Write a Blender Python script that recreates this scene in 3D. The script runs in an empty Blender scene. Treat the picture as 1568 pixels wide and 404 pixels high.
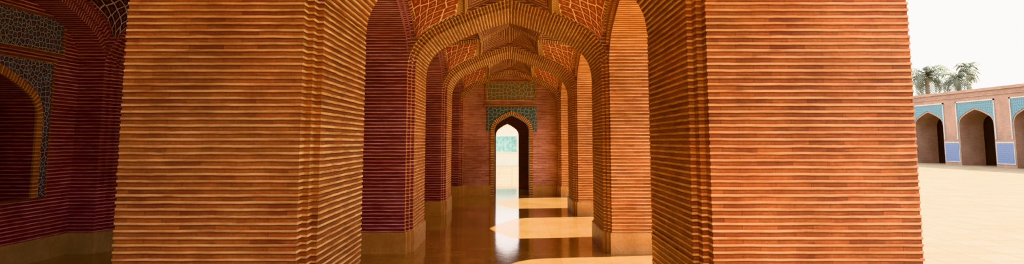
import bpy, math, random
from mathutils import Vector, noise as mnoise
random.seed(7)
scene = bpy.context.scene
try:
    scene.view_settings.view_transform = 'Khronos PBR Neutral'
except Exception:
    scene.view_settings.view_transform = 'Standard'
scene.view_settings.exposure = 1.3

# ------------------------------------------------------------------ materials
class NT:
    def __init__(s, name):
        s.m = bpy.data.materials.new(name); s.m.use_nodes = True
        s.nt = s.m.node_tree; s.nt.nodes.clear()
        s.out = s.n('ShaderNodeOutputMaterial'); s.b = s.n('ShaderNodeBsdfPrincipled')
        s.l(s.b.outputs[0], s.out.inputs[0])
    def n(s, t, **k):
        x = s.nt.nodes.new(t)
        for a, v in k.items(): setattr(x, a, v)
        return x
    def l(s, a, b): s.nt.links.new(a, b)
    def setin(s, node, i, v):
        if hasattr(v, 'is_output') or isinstance(v, bpy.types.NodeSocket): s.l(v, node.inputs[i])
        else: node.inputs[i].default_value = v
    def math(s, op, a, b=None, clamp=False):
        x = s.n('ShaderNodeMath', operation=op); x.use_clamp = clamp
        s.setin(x, 0, a)
        if b is not None: s.setin(x, 1, b)
        return x.outputs[0]
    def mix(s, f, a, b, mode='MIX'):
        x = s.n('ShaderNodeMix', data_type='RGBA', blend_type=mode)
        s.setin(x, 0, f); s.setin(x, 6, c4(a)); s.setin(x, 7, c4(b))
        return x.outputs[2]
    def noise(s, vec, scale, detail=3, rough=0.5):
        x = s.n('ShaderNodeTexNoise'); s.l(vec, x.inputs['Vector'])
        x.inputs['Scale'].default_value = scale; x.inputs['Detail'].default_value = detail
        x.inputs['Roughness'].default_value = rough
        return x.outputs[0]
    def mapr(s, v, a, b, c=0, d=1, smooth=False):
        x = s.n('ShaderNodeMapRange')
        if smooth: x.interpolation_type = 'SMOOTHSTEP'
        s.l(v, x.inputs[0])
        for i, q in enumerate((a, b, c, d)): x.inputs[i+1].default_value = q
        return x.outputs[0]
    def uv(s):
        return s.n('ShaderNodeTexCoord').outputs['UV']
    def geo(s):
        return s.n('ShaderNodeNewGeometry').outputs['Position']
def c4(c):
    if isinstance(c, (tuple, list)) and len(c) == 3: return (*c, 1)
    return c

PER = 0.047
MC = 0.19
def brick_mat(name, c1, c2, mortar, light, bump=0.5, mwidth=0.32, patch=0.45, groove_shade=.6, stain=.3):
    k = NT(name); uv = k.uv()
    sep = k.n('ShaderNodeSeparateXYZ'); k.l(uv, sep.inputs[0])
    wob = k.noise(uv, 5.0, 2)
    wv = k.math('MULTIPLY', k.math('SUBTRACT', wob, 0.5), 0.010)
    v = k.math('ADD', sep.outputs[1], wv)
    t = k.math('FRACT', k.math('DIVIDE', v, PER))
    d = k.math('ABSOLUTE', k.math('SUBTRACT', t, MC))
    m = k.mapr(d, mwidth*0.38, mwidth*0.72, 1, 0, True)
    gd = k.mapr(k.math('ABSOLUTE', k.math('SUBTRACT', t, .88)), .03, .13, groove_shade, 0, True)  # shadow under each course ridge, painted into the brick colour
    fn = k.noise(uv, 40, 3)
    mp = k.n('ShaderNodeMapping'); mp.inputs['Scale'].default_value = (3.0, 24, 1); k.l(uv, mp.inputs[0])
    st = k.noise(mp.outputs[0], 1.0, 4, .65)
    m = k.math('MULTIPLY', m, k.mapr(st, 0.32, 0.56, 0.25, 1))
    cx = k.n('ShaderNodeCombineXYZ'); k.l(sep.outputs[0], cx.inputs[0]); k.l(v, cx.inputs[1])
    br = k.n('ShaderNodeTexBrick'); k.l(cx.outputs[0], br.inputs['Vector'])
    br.inputs['Scale'].default_value = 1; br.inputs['Brick Width'].default_value = 0.24
    br.inputs['Row Height'].default_value = PER; br.inputs['Mortar Size'].default_value = 0.0015
    br.inputs['Color1'].default_value = c4(c1); br.inputs['Color2'].default_value = c4(c2)
    br.inputs['Mortar'].default_value = (c1[0]*.5, c1[1]*.5, c1[2]*.5, 1)
    big = k.noise(k.geo(), 1.6, 5, 0.65)
    col = k.mix(k.mapr(big, 0.45, 0.70, 0, patch), br.outputs[0], light)
    col = k.mix(k.mapr(st, 0.5, 0.75, 0, .6), col, light)
    col = k.mix(k.mapr(fn, 0.3, 0.8, 0, 0.4), col, (c1[0]*.4, c1[1]*.4, c1[2]*.4))
    mort = k.mix(k.mapr(k.noise(k.geo(), 2.3, 4, .6), .38, .62), tuple(q*w for q, w in zip(mortar, (.85, .70, .62))), mortar)
    col = k.mix(m, col, mort)
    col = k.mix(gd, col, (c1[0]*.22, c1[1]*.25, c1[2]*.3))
    sn = k.noise(k.geo(), 0.9, 6, .7)
    sv = k.mapr(sn, .40, .60, 1-stain, 1.0)
    cc = k.n('ShaderNodeCombineXYZ')
    for i in range(3): k.l(sv, cc.inputs[i])
    col = k.mix(1.0, col, cc.outputs[0], 'MULTIPLY')
    k.l(col, k.b.inputs['Base Color'])
    k.b.inputs['Roughness'].default_value = 0.6
    h = k.math('ADD', k.math('MULTIPLY', m, 1.0), k.math('MULTIPLY', fn, 0.5))
    bp = k.n('ShaderNodeBump'); bp.inputs['Strength'].default_value = bump
    bp.inputs['Distance'].default_value = 0.004
    k.l(h, bp.inputs['Height']); k.l(bp.outputs[0], k.b.inputs['Normal'])
    return k.m

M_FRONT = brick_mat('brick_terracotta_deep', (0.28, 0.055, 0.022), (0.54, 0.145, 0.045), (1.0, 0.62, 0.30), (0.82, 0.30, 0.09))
M_WARM = brick_mat('brick_terracotta', (0.36, 0.085, 0.035), (0.58, 0.19, 0.065), (1.0, 0.66, 0.34), (0.78, 0.33, 0.11), stain=.2)
M_GOLD = brick_mat('brick_golden', (0.24, 0.06, 0.035), (0.42, 0.12, 0.045), (1.0, 0.74, 0.36), (0.60, 0.24, 0.08), mwidth=0.38, stain=.15, groove_shade=.7)
M_PURP_SHADE = brick_mat('brick_plum_shade', (0.18, 0.050, 0.085), (0.29, 0.085, 0.11), (0.98, 0.60, 0.60), (0.42, 0.16, 0.19), mwidth=0.28, groove_shade=.5, stain=.25)  # shaded copy of the brick: dim bluish light of the left side painted in
M_VAULT = brick_mat('brick_vault', (0.20, 0.065, 0.065), (0.31, 0.11, 0.09), (0.90, 0.58, 0.36), (0.40, 0.17, 0.13), mwidth=0.24, groove_shade=.4, stain=.2)
M_PINK = brick_mat('brick_rose', (0.44, 0.17, 0.18), (0.80, 0.42, 0.38), (0.95, 0.66, 0.58), (0.88, 0.53, 0.46), mwidth=0.20, groove_shade=.3, stain=.35)
M_COURT = brick_mat('brick_court', (0.34, 0.20, 0.155), (0.41, 0.25, 0.19), (0.50, 0.35, 0.28), (0.46, 0.30, 0.235), mwidth=0.24, groove_shade=.2, stain=.2)
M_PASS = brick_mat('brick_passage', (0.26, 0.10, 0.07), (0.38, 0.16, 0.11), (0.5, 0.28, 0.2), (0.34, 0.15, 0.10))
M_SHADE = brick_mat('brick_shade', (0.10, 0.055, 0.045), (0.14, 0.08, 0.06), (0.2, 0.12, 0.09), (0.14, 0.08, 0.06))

def lattice_mat(name, field, line, scale, w=0.05, rnd=0.35, second=None):
    k = NT(name); uv = k.uv()
    v = k.n('ShaderNodeTexVoronoi', feature='DISTANCE_TO_EDGE'); k.l(uv, v.inputs['Vector'])
    v.voronoi_dimensions = '2D'
    v.inputs['Scale'].default_value = scale; v.inputs['Randomness'].default_value = rnd
    m = k.mapr(v.outputs['Distance'], w*0.7, w*1.2, 1, 0)
    v2 = k.n('ShaderNodeTexVoronoi', feature='F1'); k.l(uv, v2.inputs['Vector']); v2.voronoi_dimensions = '2D'
    v2.inputs['Scale'].default_value = scale; v2.inputs['Randomness'].default_value = rnd
    fld = k.mix(k.mapr(v2.outputs['Distance'], 0.14, 0.20, 1, 0), field, second or line)
    col = k.mix(k.mapr(k.noise(uv, 25, 3), .35, .7, 0, .5), fld, tuple(q*.5 for q in field))
    col = k.mix(m, col, line)
    k.l(col, k.b.inputs['Base Color']); k.b.inputs['Roughness'].default_value = .5
    bp = k.n('ShaderNodeBump'); bp.inputs['Strength'].default_value = .6; bp.inputs['Distance'].default_value = .01
    k.l(m, bp.inputs['Height']); k.l(bp.outputs[0], k.b.inputs['Normal'])
    return k.m
M_LAT = lattice_mat('lattice_red', (0.36, 0.055, 0.03), (1.0, 0.72, 0.44), 6.5, 0.06, 0.3, (0.62, 0.24, 0.12))
M_LATP = lattice_mat('lattice_plum', (0.08, 0.04, 0.055), (1.0, 0.92, 0.92), 6.5, 0.065, 0.3, (0.3, 0.22, 0.25))
M_TILE_DK = lattice_mat('tile_dark_mosaic', (0.13, 0.15, 0.21), (0.66, 0.56, 0.52), 16, 0.08, 0.8, (0.14, 0.46, 0.64))
M_TILE_TEAL = lattice_mat('tile_teal', (0.08, 0.22, 0.26), (0.55, 0.46, 0.30), 10, 0.05, 0.6, (0.12, 0.16, 0.42))
M_TILE_OLV = lattice_mat('tile_olive', (0.24, 0.20, 0.15), (0.60, 0.46, 0.30), 9, 0.06, 0.7, (0.14, 0.34, 0.40))
M_TILE_FAR = lattice_mat('tile_turquoise', (0.07, 0.21, 0.28), (0.26, 0.33, 0.34), 7, 0.05, 0.6, (0.09, 0.17, 0.36))
M_TILE_BLUE = lattice_mat('tile_blue', (0.10, 0.17, 0.38), (0.26, 0.33, 0.48), 9, 0.06, 0.2, (0.30, 0.34, 0.44))

def stone_mat(name, a, b, rough, tile=None, joint=(0.3, .2, .1), spec=0.5, scale=2.0, jw=0.006, bump=0.1, c2=(.86, .84, .82)):
    k = NT(name); g = k.geo()
    n = k.noise(g, scale, 5, .6); n2 = k.noise(g, scale*9, 4, .6)
    col = k.mix(k.mapr(n, .35, .68), a, b)
    col = k.mix(k.mapr(n2, .4, .75, 0, .4), col, tuple(q*.7 for q in a))
    if tile:
        br = k.n('ShaderNodeTexBrick'); k.l(g, br.inputs['Vector'])
        br.offset = 0.0 if tile[2] == 0 else .5
        br.inputs['Scale'].default_value = 1; br.inputs['Brick Width'].default_value = tile[0]
        br.inputs['Row Height'].default_value = tile[1]; br.inputs['Mortar Size'].default_value = jw
        br.inputs['Color1'].default_value = (1, 1, 1, 1); br.inputs['Color2'].default_value = c4(c2)
        br.inputs['Mortar'].default_value = c4(joint)
        col = k.mix(1.0, col, br.outputs[0], 'MULTIPLY')
    k.l(col, k.b.inputs['Base Color'])
    k.l(k.mapr(n2, .3, .8, rough*.7, rough*1.3), k.b.inputs['Roughness'])
    k.b.inputs['Specular IOR Level'].default_value = spec
    bp = k.n('ShaderNodeBump'); bp.inputs['Strength'].default_value = bump; bp.inputs['Distance'].default_value = .01
    k.l(n2, bp.inputs['Height']); k.l(bp.outputs[0], k.b.inputs['Normal'])
    return k.m
M_FLOOR = stone_mat('polished_floor', (0.38, 0.20, 0.065), (0.60, 0.36, 0.13), 0.10, (0.62, 0.62, 0), (.7, .6, .5), .9, 1.2, .004, .05)
M_CFLOOR = stone_mat('court_paving', (0.34, 0.275, 0.19), (0.47, 0.405, 0.30), 0.7, (0.6, 0.6, 0), (.60, .54, .46), .3, 1.2, .02, .1, (.84, .81, .77))
M_PLINTH = stone_mat('plinth_stone', (0.50, 0.25, 0.10), (0.68, 0.40, 0.18), 0.45, None, scale=3, bump=.3)
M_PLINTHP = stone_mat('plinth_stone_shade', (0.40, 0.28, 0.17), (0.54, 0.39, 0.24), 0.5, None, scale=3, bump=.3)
M_ROOF = stone_mat('roof_plaster', (0.5, 0.38, 0.3), (0.6, 0.46, 0.36), 0.8)
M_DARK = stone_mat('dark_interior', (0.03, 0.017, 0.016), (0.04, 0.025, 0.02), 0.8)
M_CREAM = stone_mat('cream_plaster', (0.65, 0.66, 0.62), (0.75, 0.76, 0.72), 0.8)
M_TRUNK = stone_mat('palm_trunk', (0.25, 0.2, 0.15), (0.35, 0.29, 0.22), 0.9, scale=8)
M_LEAF = stone_mat('palm_leaf', (0.12, 0.14, 0.10), (0.19, 0.21, 0.16), 0.6, scale=3)
M_PALETEAL = stone_mat('pale_teal_tile', (0.16, 0.34, 0.36), (0.36, 0.54, 0.56), 0.4, (.5, .5, 1), scale=5)
M_WHITE = stone_mat('white_border', (0.36, .38, .41), (0.44, .44, .44), 0.5)

# ------------------------------------------------------------------ mesh builder
class MB:
    def __init__(s): s.v = []; s.f = []; s.uv = []; s.mi = []; s.mats = []
    def mat(s, m):
        if m not in s.mats: s.mats.append(m)
        return s.mats.index(m)
    def face(s, pts, uvs, m):
        b = len(s.v); s.v += [tuple(p) for p in pts]; s.f.append(list(range(b, b+len(pts))))
        s.uv += list(uvs); s.mi.append(s.mat(m))
    def box(s, x0, x1, y0, y1, z0, z1, m):
        for (a, b, c, d) in (((x0,y0,z0),(x1,y0,z0),(x1,y0,z1),(x0,y0,z1)), ((x1,y1,z0),(x0,y1,z0),(x0,y1,z1),(x1,y1,z1)),
                             ((x0,y1,z0),(x0,y0,z0),(x0,y0,z1),(x0,y1,z1)), ((x1,y0,z0),(x1,y1,z0),(x1,y1,z1),(x1,y0,z1))):
            s.face((a,b,c,d), [(p[0]+p[1], p[2]) for p in (a,b,c,d)], m)
        for z in (z0, z1):
            q = ((x0,y0,z),(x1,y0,z),(x1,y1,z),(x0,y1,z))
            if z == z0: q = q[::-1]
            s.face(q, [(p[0], p[1]) for p in q], m)
    def build(s, name, parent=None, smooth=False):
        me = bpy.data.meshes.new(name); me.from_pydata(s.v, [], s.f)
        ul = me.uv_layers.new(name='UVMap')
        for i, u in enumerate(s.uv): ul.data[i].uv = u
        for m in s.mats: me.materials.append(m)
        for p, i in zip(me.polygons, s.mi): p.material_index = i; p.use_smooth = smooth
        me.update()
        o = bpy.data.objects.new(name, me); scene.collection.objects.link(o)
        if parent: o.parent = parent
        return o
def empty(name):
    o = bpy.data.objects.new(name, None); scene.collection.objects.link(o); return o

# ------------------------------------------------------------------ layout constants
CX = -0.05; W = 1.31
YP = [-0.03, 4.46, 8.95, 13.44, 17.93]; TP = 1.57; HB = 1.46
LAST = len(YP)-1
ZS, RISE, ZTOP = 2.50, 0.88, 4.42
XR0, XR1 = CX+W, 2.75
XL1, XL0 = CX-W, -2.75
XA0 = -5.54; XA1 = -5.97
CA = (XL0+XA0)/2; WA = (XL0-XA0)/2
NX, NY = 0.08, 0.20
YEND = 18.35

def prof(w, zs, rise, off=0.0, n=9):
    pts = []
    r = 0.55; th = math.radians(62)
    for i in range(n+1):
        a = th*i/n
        pts.append((1.31-r+r*math.cos(a), r*math.sin(a)))
    x1, z1 = pts[-1]; s = math.cos(th)/math.sin(th)
    kk = (z1 + s*x1 - 0.88)/(x1*x1)
    for i in range(1, n+1):
        t = x1*i/n
        pts.append((x1-t, z1+s*t-kk*t*t))
    P = [(x*w/1.31, zs+z*rise/0.88) for x, z in pts]
    if off:
        Q = []
        for i in range(len(P)):
            a = P[max(i-1, 0)]; b = P[min(i+1, len(P)-1)]
            dx, dz = b[0]-a[0], b[1]-a[1]; L = math.hypot(dx, dz)
            nx, nz = dz/L, -dx/L
            Q.append((P[i][0]+nx*off, P[i][1]+nz*off))
        Q[0] = (P[0][0]+off, zs); Q[-1] = (0, P[-1][1]+off*1.15)
        P = Q
    return P
def full(P):
    return P + [(-x, z) for x, z in P[-2::-1]]
def arcs(P):
    L = [P[0][1]]
    for a, b in zip(P, P[1:]): L.append(L[-1]+math.hypot(b[0]-a[0], b[1]-a[1]))
    return L

def arch_slab(mb, axis, cc, layers, w, zs, rise, ztop, ms, mf, mf2=None):
    def mp(p, t, z): return (cc+p, t, z) if axis == 'y' else (t, cc+p, z)
    base = arcs(full(prof(w, zs, rise)))
    Ps = [full(prof(w, zs, rise, o)) for _, _, o in layers]
    for (ta, tb, o), P in zip(layers, Ps):
        for i in range(len(P)-1):
            a, b = P[i], P[i+1]
            mb.face((mp(a[0],ta,a[1]), mp(a[0],tb,a[1]), mp(b[0],tb,b[1]), mp(b[0],ta,b[1])),
                    ((ta,base[i]),(tb,base[i]),(tb,base[i+1]),(ta,base[i+1])), ms)
    for j in range(len(layers)-1):
        t = layers[j][1]; A, B = Ps[j], Ps[j+1]
        for i in range(len(A)-1):
            mb.face((mp(A[i][0],t,A[i][1]), mp(A[i+1][0],t,A[i+1][1]), mp(B[i+1][0],t,B[i+1][1]), mp(B[i][0],t,B[i][1])),
                    ((0,base[i]),(0,base[i+1]),(.05,base[i+1]),(.05,base[i])), ms)
    for t, P, m in ((layers[0][0], Ps[0], mf), (layers[-1][1], Ps[-1], mf2 or mf)):
        for i in range(len(P)-1):
            a, b = P[i], P[i+1]
            mb.face((mp(a[0],t,a[1]), mp(b[0],t,b[1]), mp(b[0],t,ztop), mp(a[0],t,ztop)),
                    ((a[0],a[1]),(b[0],b[1]),(b[0],ztop),(a[0],ztop)), m)

def lay_t(t0, t1, d, o, start=True, end=True):
    L = []
    a = t0; b = t1
    if start: L += [(t0, t0+d/2, o), (t0+d/2, t0+d, o/2)]; a = t0+d
    tail = []
    if end: tail = [(t1-d, t1-d/2, o/2), (t1-d/2, t1, o)]; b = t1-d
    return L+[(a, b, 0)]+tail

def pier(name, x0, x1, y0, y1, notch, mats, ztop=ZTOP, plinth=0.28, mp=None, rng=None):
    rng = rng or random.Random(int(x0*100)+int(y0*100))
    nx, ny = NX, NY
    def corner(c):
        x = x0 if c[0] == 'L' else x1; y = y0 if c[1] == 'F' else y1
        sx = 1 if c[0] == 'L' else -1; sy = 1 if c[1] == 'F' else -1
        if c not in notch: return [(x, y)]
        return [(x, y+sy*ny), (x+sx*nx/2, y+sy*ny), (x+sx*nx/2, y+sy*ny/2), (x+sx*nx, y+sy*ny/2), (x+sx*nx, y)]
    poly = corner('LF') + corner('RF')[::-1] + corner('RB') + corner('LB')[::-1]
    n = len(poly)
    nrm = []
    for i in range(n):
        a, b = poly[i], poly[(i+1) % n]
        dx, dy = b[0]-a[0], b[1]-a[1]; L = math.hypot(dx, dy) or 1
        nrm.append((dy/L, -dx/L))
    def inset(d):
        out = []
        for i in range(n):
            p, q = nrm[i-1], nrm[i]
            vx = p[0]+q[0]; vy = p[1]+q[1]
            if abs(p[0]*q[1]-p[1]*q[0]) < 1e-3: vx, vy = p
            out.append((poly[i][0]-vx*d, poly[i][1]-vy*d))
        return out
    per = [0]
    for i in range(n):
        a, b = poly[i], poly[(i+1) % n]; per.append(per[-1]+math.hypot(b[0]-a[0], b[1]-a[1]))
    mb = MB()
    rings = []
    z = 0
    kk = 0
    while z < ztop:
        d0 = rng.uniform(-.001, .002); d1 = rng.uniform(.003, .008); j = rng.uniform(-.0018, .0018)
        rings += [(z+0.0005, d0), (z+PER*.37+j, d0), (z+PER*.42+j, d1), (z+PER*.94, d1)]
        kk += 1; z = kk*PER
    rings = [r for r in rings if r[0] < ztop]+[(ztop, 0)]
    prev = None
    for z, d in rings:
        cur = inset(d)
        if prev:
            pz, pp = prev
            for i in range(n):
                j = (i+1) % n
                nr = nrm[i]
                m = mats[0] if nr[1] < -.5 else mats[1] if nr[0] < -.5 else mats[2] if nr[0] > .5 else mats[3]
                mb.face(((*pp[i], pz), (*pp[j], pz), (*cur[j], z), (*cur[i], z)),
                        ((per[i], pz), (per[i+1], pz), (per[i+1], z), (per[i], z)), m)
        prev = (z, cur)
    if plinth:
        e = 0.02
        q = inset(-e); qq = inset(-e+.012)
        for (za, pa, zb, pb) in ((0, q, plinth-.015, q), (plinth-.015, q, plinth, qq), (plinth, qq, plinth, inset(.01))):
            for i in range(n):
                j = (i+1) % n
                mb.face(((*pa[i], za), (*pa[j], za), (*pb[j], zb), (*pb[i], zb)),
                        ((per[i], za), (per[i+1], za), (per[i+1], zb), (per[i], zb)), mp or M_PLINTH)
    return mb.build(name)

# ------------------------------------------------------------------ piers
for i, y in enumerate(YP):
    y1 = y+TP if i < LAST else YEND
    f = i <= 1
    back = i < LAST and i != 1
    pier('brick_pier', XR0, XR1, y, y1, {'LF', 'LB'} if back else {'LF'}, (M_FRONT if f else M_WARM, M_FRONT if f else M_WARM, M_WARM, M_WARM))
    fr = M_FRONT if f else M_PURP_SHADE
    nt = {'LF', 'RF'} | ({'LB', 'RB'} if back else ({'LB'} if i == 1 else set()))
    pier('brick_pier', XL0, XL1, y, y1, nt, (fr, M_PURP_SHADE, M_GOLD if f else M_WARM, M_PURP_SHADE), mp=M_PLINTH)  # corridor-side face gets lit brick colours, shaded faces the plum copy
    pier('brick_pilaster', XA1-.3, XA0, y, y1, {'RF', 'RB'} if i < LAST else {'RF'}, (M_PURP_SHADE, M_PURP_SHADE, M_PURP_SHADE, M_PURP_SHADE), mp=M_PLINTHP)

# ------------------------------------------------------------------ transverse arches
for i, y in enumerate(YP):
    y1 = y+TP if i < LAST else YEND
    mb = MB()
    arch_slab(mb, 'y', CX, lay_t(y, y1, NY, NX, True, i < LAST and i != 1), W, ZS, RISE, ZTOP, M_GOLD, M_GOLD if i <= 1 else M_VAULT)
    mb.build('brick_arch')
    mb = MB()
    arch_slab(mb, 'y', CA, lay_t(y, y1, NY, NX, True, i < LAST), WA, ZS, RISE, ZTOP, M_PURP_SHADE, M_PURP_SHADE)
    mb.build('brick_arch')
YB = [(YP[i]+TP, YP[i+1]) for i in range(LAST)]
for (a, b) in YB:
    c = (a+b)/2; h = (b-a)/2
    mb = MB()
    arch_slab(mb, 'x', c, lay_t(XR0, XR1, NX, NY, True, False), h, ZS, RISE, ZTOP, M_WARM, M_WARM, M_WARM)
    mb.build('brick_side_arch')
    mb = MB()
    arch_slab(mb, 'x', c, lay_t(XL0, XL1, NX, NY), h, ZS, RISE, ZTOP, M_PURP_SHADE, M_PURP_SHADE, M_PURP_SHADE)
    mb.build('brick_side_arch')
    mb = MB()
    arch_slab(mb, 'x', c, lay_t(XA1, XA0, NX, NY, False, True), h, ZS, RISE, ZTOP, M_PURP_SHADE, M_PURP_SHADE, M_PURP_SHADE)
    mb.build('brick_side_arch')

# ------------------------------------------------------------------ vaults
def vault(cx, cy, a, b, mlat, mrib, mdome):
    mb = MB()
    P1 = prof(a, ZS-.02, RISE, 0.11); P2 = prof(b, ZS-.02, RISE, 0.23)
    i1 = 13
    N = 12
    def sample(P, m):
        f = m*i1; i = min(int(f), i1-1); t = f-i
        return (P[i][0]*(1-t)+P[i+1][0]*t, P[i][1]*(1-t)+P[i+1][1]*t)
    T = Vector((.42*a, .42*b, 3.46))
    A1 = Vector((0, b+.01, ZS+RISE+.16)); A2 = Vector((a+.01, 0, ZS+RISE+.27))
    M1 = Vector((0, .52*b, 3.80)); M2 = Vector((.52*a, 0, 3.80)); TOP = Vector((0, 0, 4.05))
    def E1(s):
        p = sample(P1, s); return Vector((p[0], b+.01+.19*(1-s)**6, p[1]))
    def E2(s):
        p = sample(P2, s); return Vector((a+.01+.09*(1-s)**6, p[0], p[1]))
    V1 = E1(1); V2 = E2(1)
    for sx in (1, -1):
        for sy in (1, -1):
            def tr(p): return (cx+sx*p[0], cy+sy*p[1], p[2])
            def pt(s, t):
                c0 = E1(s); c1 = V2.lerp(T, s); d0 = E2(t); d1 = V1.lerp(T, t)
                C = (E1(0)+E2(0))/2
                bl = C*(1-s)*(1-t)+V1*s*(1-t)+V2*(1-s)*t+T*s*t
                return c0*(1-t)+c1*t+d0*(1-s)+d1*s-bl
            for i in range(N):
                for j in range(N):
                    q = [(i/N, j/N), ((i+1)/N, j/N), ((i+1)/N, (j+1)/N), (i/N, (j+1)/N)]
                    border = min(i, j) < 1 or max(i, j) >= N-1
                    pts = [tr(pt(*w_)) for w_ in q]
                    if border:
                        if j < 1 or j >= N-1: uv = [(w_[1], w_[0]*1.2) for w_ in q]
                        else: uv = [(w_[0], w_[1]*1.2) for w_ in q]
                        mb.face(pts, uv, mrib)
                    else:
                        mb.face(pts, [(w_[0]*.95, w_[1]*.95) for w_ in q], mlat)
            def strip(A, B, C, D, mat, n=6):
                LA = (A-D).length
                for i in range(n):
                    s0, s1 = i/n, (i+1)/n
                    p = [A.lerp(D, s0), B.lerp(C, s0), B.lerp(C, s1), A.lerp(D, s1)]
                    mb.face([tr(x) for x in p], ((0, s0*LA), ((A-B).length, s0*LA), ((A-B).length, s1*LA), (0, s1*LA)), mat)
            def rib(p, q, wd=.035, dp=.045):
                ax = (q-p).normalized(); sd = ax.cross(Vector((0, 0, 1))).normalized()*wd; dn = Vector((0, 0, -dp)); L = (q-p).length
                up = Vector((0, 0, .02))
                for (u, v_) in ((p-sd+up, dn), (p+sd+up, dn)):
                    u2 = u+(q-p)
                    mb.face([tr(u), tr(u2), tr(q+v_), tr(p+v_)], ((0, 0), (0, L), (.04, L), (.04, 0)), mrib)
            rib(V1, T); rib(V2, T); rib(T, M1); rib(T, M2)
            for (V, A, M_) in ((V1, A1, M1), (V2, A2, M2)):
                mid = (V+A+M_+T)/4 + Vector((0, 0, .16))
                for (p, q) in ((V, T), (T, M_), (M_, A), (A, V)):
                    L = (p-q).length; hh = (mid-(p+q)/2).length
                    mb.face([tr(p), tr(q), tr(mid)], ((0, 0), (L, 0), (L/2, hh)), mdome)
            Tm = T*.5; Tm.z = 3.86; Mm1 = M1*.5; Mm1.z = 3.98; Mm2 = M2*.5; Mm2.z = 3.98
            for (P, Q, R, S) in ((T, M1, Mm1, Tm), (M2, T, Tm, Mm2)):
                strip(P, Q, R, S, mdome, 2)
            mb.face([tr(Tm), tr(Mm1), tr(TOP)], ((0, 0), (.5, 0), (.25, .4)), mdome)
            mb.face([tr(Tm), tr(Mm2), tr(TOP)], ((0, 0), (.5, 0), (.25, .4)), mdome)
    mb.build('vault_ceiling')
for (a, b) in YB:
    vault(CX, (a+b)/2, W, (b-a)/2, M_LAT, M_GOLD, M_VAULT)
    vault(CA, (a+b)/2, WA, (b-a)/2, M_LATP, M_PURP_SHADE, M_PURP_SHADE)

mb = MB(); mb.box(XA1-.9, XR1+.03, YP[0]-.03, YEND+.9, ZTOP, ZTOP+.16, M_ROOF); mb.build('ceiling')

# ------------------------------------------------------------------ walls
def holed_wall(mb, axis, cc, half_lo, half_hi, w, zsill, zs, rise, ztop, t, depth, m, mj):
    def mp(p, tt, z): return (cc+p, tt, z) if axis == 'y' else (tt, cc+p, z)
    def q(pa, pb, za, zb, t_=t):
        mb.face((mp(pa,t_,za), mp(pb,t_,za), mp(pb,t_,zb), mp(pa,t_,zb)), ((pa,za),(pb,za),(pb,zb),(pa,zb)), m)
    for tt in (t, t+depth):
        q(half_lo, -w, 0, ztop, tt); q(w, half_hi, 0, ztop, tt)
        if zsill > 0: q(-w, w, 0, zsill, tt)
    P = full(prof(w, zs, rise)); L = arcs(P)
    P2 = [(w, zsill)]+P+[(-w, zsill)]; L2 = [zsill]+L+[L[-1]+zs-zsill]
    for i in range(len(P)-1):
        a, b = P[i], P[i+1]
        for tt in (t, t+depth):
            mb.face((mp(a[0],tt,a[1]), mp(b[0],tt,b[1]), mp(b[0],tt,ztop), mp(a[0],tt,ztop)), (a, b, (b[0],ztop), (a[0],ztop)), m)
    for i in range(len(P2)-1):
        a, b = P2[i], P2[i+1]
        mb.face((mp(a[0],t,a[1]), mp(b[0],t,b[1]), mp(b[0],t+depth,b[1]), mp(a[0],t+depth,a[1])),
                ((0,L2[i]),(0,L2[i+1]),(abs(depth),L2[i+1]),(abs(depth),L2[i])), mj)
    if zsill > 0:
        mb.face((mp(-w,t,zsill), mp(w,t,zsill), mp(w,t+depth,zsill), mp(-w,t+depth,zsill)), ((0,0),(1,0),(1,.1),(0,.1)), mj)

def arch_frame(mb, axis, cc, w, zsill, zs, rise, t, out, rw, pw, pz, mring, mpan):
    def mp(p, tt, z): return (cc+p, tt, z) if axis == 'y' else (tt, cc+p, z)
    A = full(prof(w, zs, rise)); B = full(prof(w, zs, rise, rw)); L = arcs(A)
    A = [(w, zsill)]+A+[(-w, zsill)]; B = [(w+rw, zsill)]+B+[(-w-rw, zsill)]; L = [zsill]+L+[L[-1]+zs-zsill]
    t2 = t+out
    for i in range(len(A)-1):
        mb.face((mp(A[i][0],t2,A[i][1]), mp(A[i+1][0],t2,A[i+1][1]), mp(B[i+1][0],t2,B[i+1][1]), mp(B[i][0],t2,B[i][1])),
                ((0,L[i]),(0,L[i+1]),(rw,L[i+1]),(rw,L[i])), mring)
        for Q in (A, B):
            mb.face((mp(Q[i][0],t,Q[i][1]), mp(Q[i+1][0],t,Q[i+1][1]), mp(Q[i+1][0],t2,Q[i+1][1]), mp(Q[i][0],t2,Q[i][1])),
                    ((0,L[i]),(0,L[i+1]),(.03,L[i+1]),(.03,L[i])), mring)
    t3 = t+out*.5
    C = B[1:-1]
    for i in range(len(C)-1):
        a, b = C[i], C[i+1]
        mb.face((mp(a[0],t3,a[1]), mp(b[0],t3,b[1]), mp(b[0],t3,pz), mp(a[0],t3,pz)), (a, b, (b[0],pz), (a[0],pz)), mpan)
def panel(mb, axis, cc, p0, p1, z0, z1, t, out, m, mfr, fw=0.04):
    def bx(pa, pb, za, zb, o, mm):
        ta, tb = sorted((t, t+o))
        if axis == 'y': mb.box(cc+pa, cc+pb, ta, tb, za, zb, mm)
        else: mb.box(ta, tb, cc+pa, cc+pb, za, zb, mm)
    bx(p0+fw, p1-fw, z0+fw, z1-fw, out*.5, m)
    bx(p0, p1, z0, z0+fw, out, mfr); bx(p0, p1, z1-fw, z1, out, mfr)
    bx(p0, p0+fw, z0+fw, z1-fw, out, mfr); bx(p1-fw, p1, z0+fw, z1-fw, out, mfr)

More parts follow.
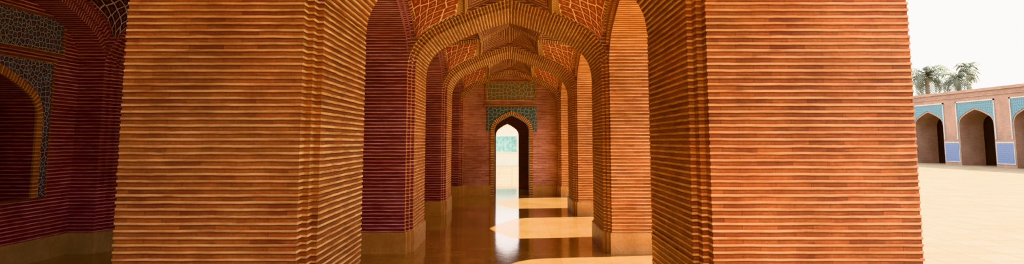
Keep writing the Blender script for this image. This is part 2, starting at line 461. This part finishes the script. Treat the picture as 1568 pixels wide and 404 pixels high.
# end wall with doorway and deep passage
DC = -0.01
mb = MB()
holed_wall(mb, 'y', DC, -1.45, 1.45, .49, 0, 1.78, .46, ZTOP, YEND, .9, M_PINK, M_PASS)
arch_frame(mb, 'y', DC, .49, 0, 1.78, .46, YEND, -.03, .10, .7, 2.48, M_GOLD, M_TILE_TEAL)
for s in (-1, 1):
    a, b = sorted((s*.59, s*.70))
    mb.box(DC+a, DC+b, YEND-.015, YEND, 1.78, 2.48, M_TILE_TEAL)
panel(mb, 'y', DC-.02, -.72, .72, 2.62, 3.18, YEND, -.03, M_TILE_OLV, M_GOLD)
panel(mb, 'y', DC-.02, -.74, .74, 2.46, 2.52, YEND, -.035, M_GOLD, M_GOLD, .02)
for s in (-1, 1):
    a, b = sorted((s*.59, s*1.4))
    mb.box(DC+a, DC+b, YEND-.03, YEND, 0, .28, M_PLINTH)
mb.build('wall_end')
mb = MB()
mb.box(XA1-.3, XL0+.3, YEND, YEND+.9, 0, ZTOP, M_PURP_SHADE)
mb.box(XL0+.3, DC-1.45, YEND, YEND+.9, 0, ZTOP, M_PURP_SHADE)
mb.box(DC+1.45, XR1, YEND, YEND+.9, 0, ZTOP, M_WARM)
mb.build('wall_end_outer')
mb = MB()   # vestibule behind the doorway with a narrower second arch
c2 = -.15
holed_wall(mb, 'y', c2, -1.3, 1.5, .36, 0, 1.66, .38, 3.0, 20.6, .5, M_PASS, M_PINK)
mb.box(-1.6, -1.45, YEND+.9, 21.1, 0, 3.0, M_PASS); mb.box(1.33, 1.5, YEND+.9, 21.1, 0, 3.0, M_PASS)
mb.box(-1.6, 1.5, YEND+.9, 21.1, 3.0, 3.15, M_PASS)
mb.build('wall_vestibule')

# left wall
mb = MB()
edges = [YP[0]-.2]+[y+TP/2 for y in YP[1:LAST]]+[YEND]
for k, (a, b) in enumerate(YB):
    c = (a+b)/2
    holed_wall(mb, 'x', c, edges[k]-c, edges[k+1]-c, .70, .80, 1.78, .52, ZTOP, XA1, -.55, M_PURP_SHADE, M_PURP_SHADE)
    arch_frame(mb, 'x', c, .70, .80, 1.78, .52, XA1, .03, .10, .8, 2.50, M_WARM, M_TILE_DK)
    for s in (-1, 1):
        p, q = sorted((s*.80, s*.93)); mb.box(XA1, XA1+.02, c+p, c+q, .80, 2.50, M_TILE_DK)
        p, q = sorted((s*.93, s*.96)); mb.box(XA1, XA1+.03, c+p, c+q, .77, 2.54, M_VAULT)
    mb.box(XA1, XA1+.04, c-.97, c+.97, .77, .80, M_VAULT)
    mb.box(XA1, XA1+.04, c-.97, c+.97, 2.50, 2.56, M_VAULT)
    panel(mb, 'x', c, -1.12, 1.12, 2.60, 3.12, XA1, .03, M_TILE_DK, M_VAULT, .045)
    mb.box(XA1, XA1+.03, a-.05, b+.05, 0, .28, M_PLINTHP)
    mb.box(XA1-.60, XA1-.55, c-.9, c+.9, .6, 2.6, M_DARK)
mb.build('wall_left')

# ------------------------------------------------------------------ floors
mb = MB()
mb.face(((XA1-.7, -6, 0), (XR1+.05, -6, 0), (XR1+.05, 22, 0), (XA1-.7, 22, 0)), ((0,0),(1,0),(1,1),(0,1)), M_FLOOR)
mb.build('floor')
mb = MB()
z = -.004
mb.face(((-40, -30, z), (45, -30, z), (45, 90, z), (-40, 90, z)), ((0,0),(1,0),(1,1),(0,1)), M_CFLOOR)
mb.build('courtyard_ground')

mb = MB()
mb.box(-8, 8, 40, 40.4, 0, 2.5, M_CREAM); mb.box(-8, 8, 39.9, 40.5, 2.5, 2.6, M_CREAM)
for k in range(-5, 6):
    mb.box(k*1.5-.95, k*1.5+.30, 39.96, 40, .85, 1.80, M_PALETEAL)
    mb.box(k*1.5-1.0, k*1.5+.35, 39.93, 39.97, .80, .85, M_CREAM)
mb.build('wall_garden')

# ------------------------------------------------------------------ arcade across the courtyard
FX = 28.0; FC = 39.55; PERY = 4.49; FT = 1.5
fa = empty('courtyard_arcade')
wallm = MB(); tiles = MB(); dado = MB()
n0, n1 = -7, 4
ZR = 4.47
for k in range(n0, n1+1):
    c = FC+k*PERY
    holed_wall(wallm, 'x', c, -PERY/2, PERY/2, 1.46, 0, 2.48, .92, ZR, FX, FT, M_COURT, M_COURT)
    P = full(prof(1.46, 2.48, .92, .10))
    for i in range(len(P)-1):
        a, b = P[i], P[i+1]
        tiles.face(((FX-.02, c+a[0], a[1]), (FX-.02, c+b[0], b[1]), (FX-.02, c+b[0], 3.88), (FX-.02, c+a[0], 3.88)), (a, b, (b[0], 3.88), (a[0], 3.88)), M_TILE_FAR)
    for s in (-1, 1):
        p, q = sorted((c+s*1.58, c+s*1.66)); tiles.box(FX-.05, FX, p, q, 1.6, 3.96, M_WHITE)
    tiles.box(FX-.05, FX, c-1.66, c+1.66, 3.88, 3.96, M_WHITE)
    pc = c+PERY/2
    dado.box(FX-.03, FX, pc-.70, pc+.70, .18, 1.46, M_WHITE)
    dado.box(FX-.045, FX-.03, pc-.62, pc+.62, .26, 1.38, M_TILE_BLUE)
ya, yb = FC+(n0-.5)*PERY, FC+(n1+.5)*PERY
wallm.box(FX-.12, FX+FT+4.2, ya, yb, ZR, ZR+.16, M_COURT)
wallm.box(FX-.06, FX, ya, yb, 4.18, 4.24, M_COURT)
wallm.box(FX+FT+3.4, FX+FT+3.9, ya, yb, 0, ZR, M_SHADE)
for k in range(n0, n1+2):
    yy = FC+(k-.5)*PERY
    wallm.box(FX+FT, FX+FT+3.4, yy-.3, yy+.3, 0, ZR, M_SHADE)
wallm.build('arcade_wall', fa); tiles.build('arcade_spandrel_tiles', fa); dado.build('arcade_dado_tiles', fa)

# ------------------------------------------------------------------ palms
def palm(x, y, h, fl, seed, nf=30):
    rr = random.Random(seed); mb = MB()
    rings = []
    nn = 26
    for i in range(nn+1):
        t = i/nn; r = (.26-.10*t)*(1+.10*(i % 2))
        rings.append((Vector((x+.25*math.sin(t*1.6+seed), y, h*t)), r))
    for (a, ra), (b, rb) in zip(rings, rings[1:]):
        for j in range(8):
            p, q = j*math.pi/4, (j+1)*math.pi/4
            mb.face((a+Vector((math.cos(p), math.sin(p), 0))*ra, a+Vector((math.cos(q), math.sin(q), 0))*ra,
                     b+Vector((math.cos(q), math.sin(q), 0))*rb, b+Vector((math.cos(p), math.sin(p), 0))*rb), ((0,0),(1,0),(1,1),(0,1)), M_TRUNK)
    top = rings[-1][0]
    for i in range(nf):
        az = i*2.399+rr.uniform(-.2, .2); el = math.radians(rr.uniform(-25, 75)); L = fl*rr.uniform(.85, 1.1)
        p = top.copy(); dirh = Vector((math.cos(az), math.sin(az), 0)); side = Vector((-math.sin(az), math.cos(az), 0))
        steps = 14; e = el
        for s in range(steps):
            dv = dirh*math.cos(e)+Vector((0, 0, 1))*math.sin(e)
            nx_ = p+dv*(L/steps)
            wd = .03*(1-s/steps)+.006
            mb.face((p-side*wd, p+side*wd, nx_+side*wd, nx_-side*wd), ((0,0),(1,0),(1,1),(0,1)), M_LEAF)
            ll = fl*.30*math.sin(math.pi*(s+1.2)/(steps+1.5))
            for sg in (-1, 1):
                tip = nx_+side*sg*ll*.8+dv*ll*.45+Vector((0, 0, -ll*.45))
                mb.face((p, p+dv*.12, tip), ((0,0),(1,0),(1,1)), M_LEAF)
            p = nx_; e -= (.10+.014*s)
    mb.build('palm_tree')
palm(38.1, 60, 7.4, 2.5, 1, 40); palm(39.2, 57, 6.9, 2.3, 2, 36); palm(42.0, 59.5, 8.2, 1.4, 3, 18)

# ------------------------------------------------------------------ light
w = bpy.data.worlds.new('World'); scene.world = w; w.use_nodes = True
bg = w.node_tree.nodes['Background']; bg.inputs[0].default_value = (1.0, 0.975, 0.955, 1); bg.inputs[1].default_value = 1.05
sl = bpy.data.lights.new('sun', 'SUN'); sl.energy = 8.0; sl.angle = math.radians(.6); sl.color = (1, .92, .78)
so = bpy.data.objects.new('sun', sl); scene.collection.objects.link(so)
so.rotation_euler = Vector((-1, -.15, -1.08)).to_track_quat('-Z', 'Y').to_euler(); so.location = (20, 5, 20)

# ------------------------------------------------------------------ camera
F = 1000.0; PITCH = 6.2
cam = bpy.data.cameras.new('camera'); co = bpy.data.objects.new('camera', cam); scene.collection.objects.link(co)
cam.sensor_width = 36; cam.lens = 36*F/1568
cam.shift_y = (14-F*math.tan(math.radians(PITCH)))/1568
co.location = (0, 0, 1.5); co.rotation_euler = (math.radians(90+PITCH), 0, 0)
cam.clip_end = 300
scene.camera = co
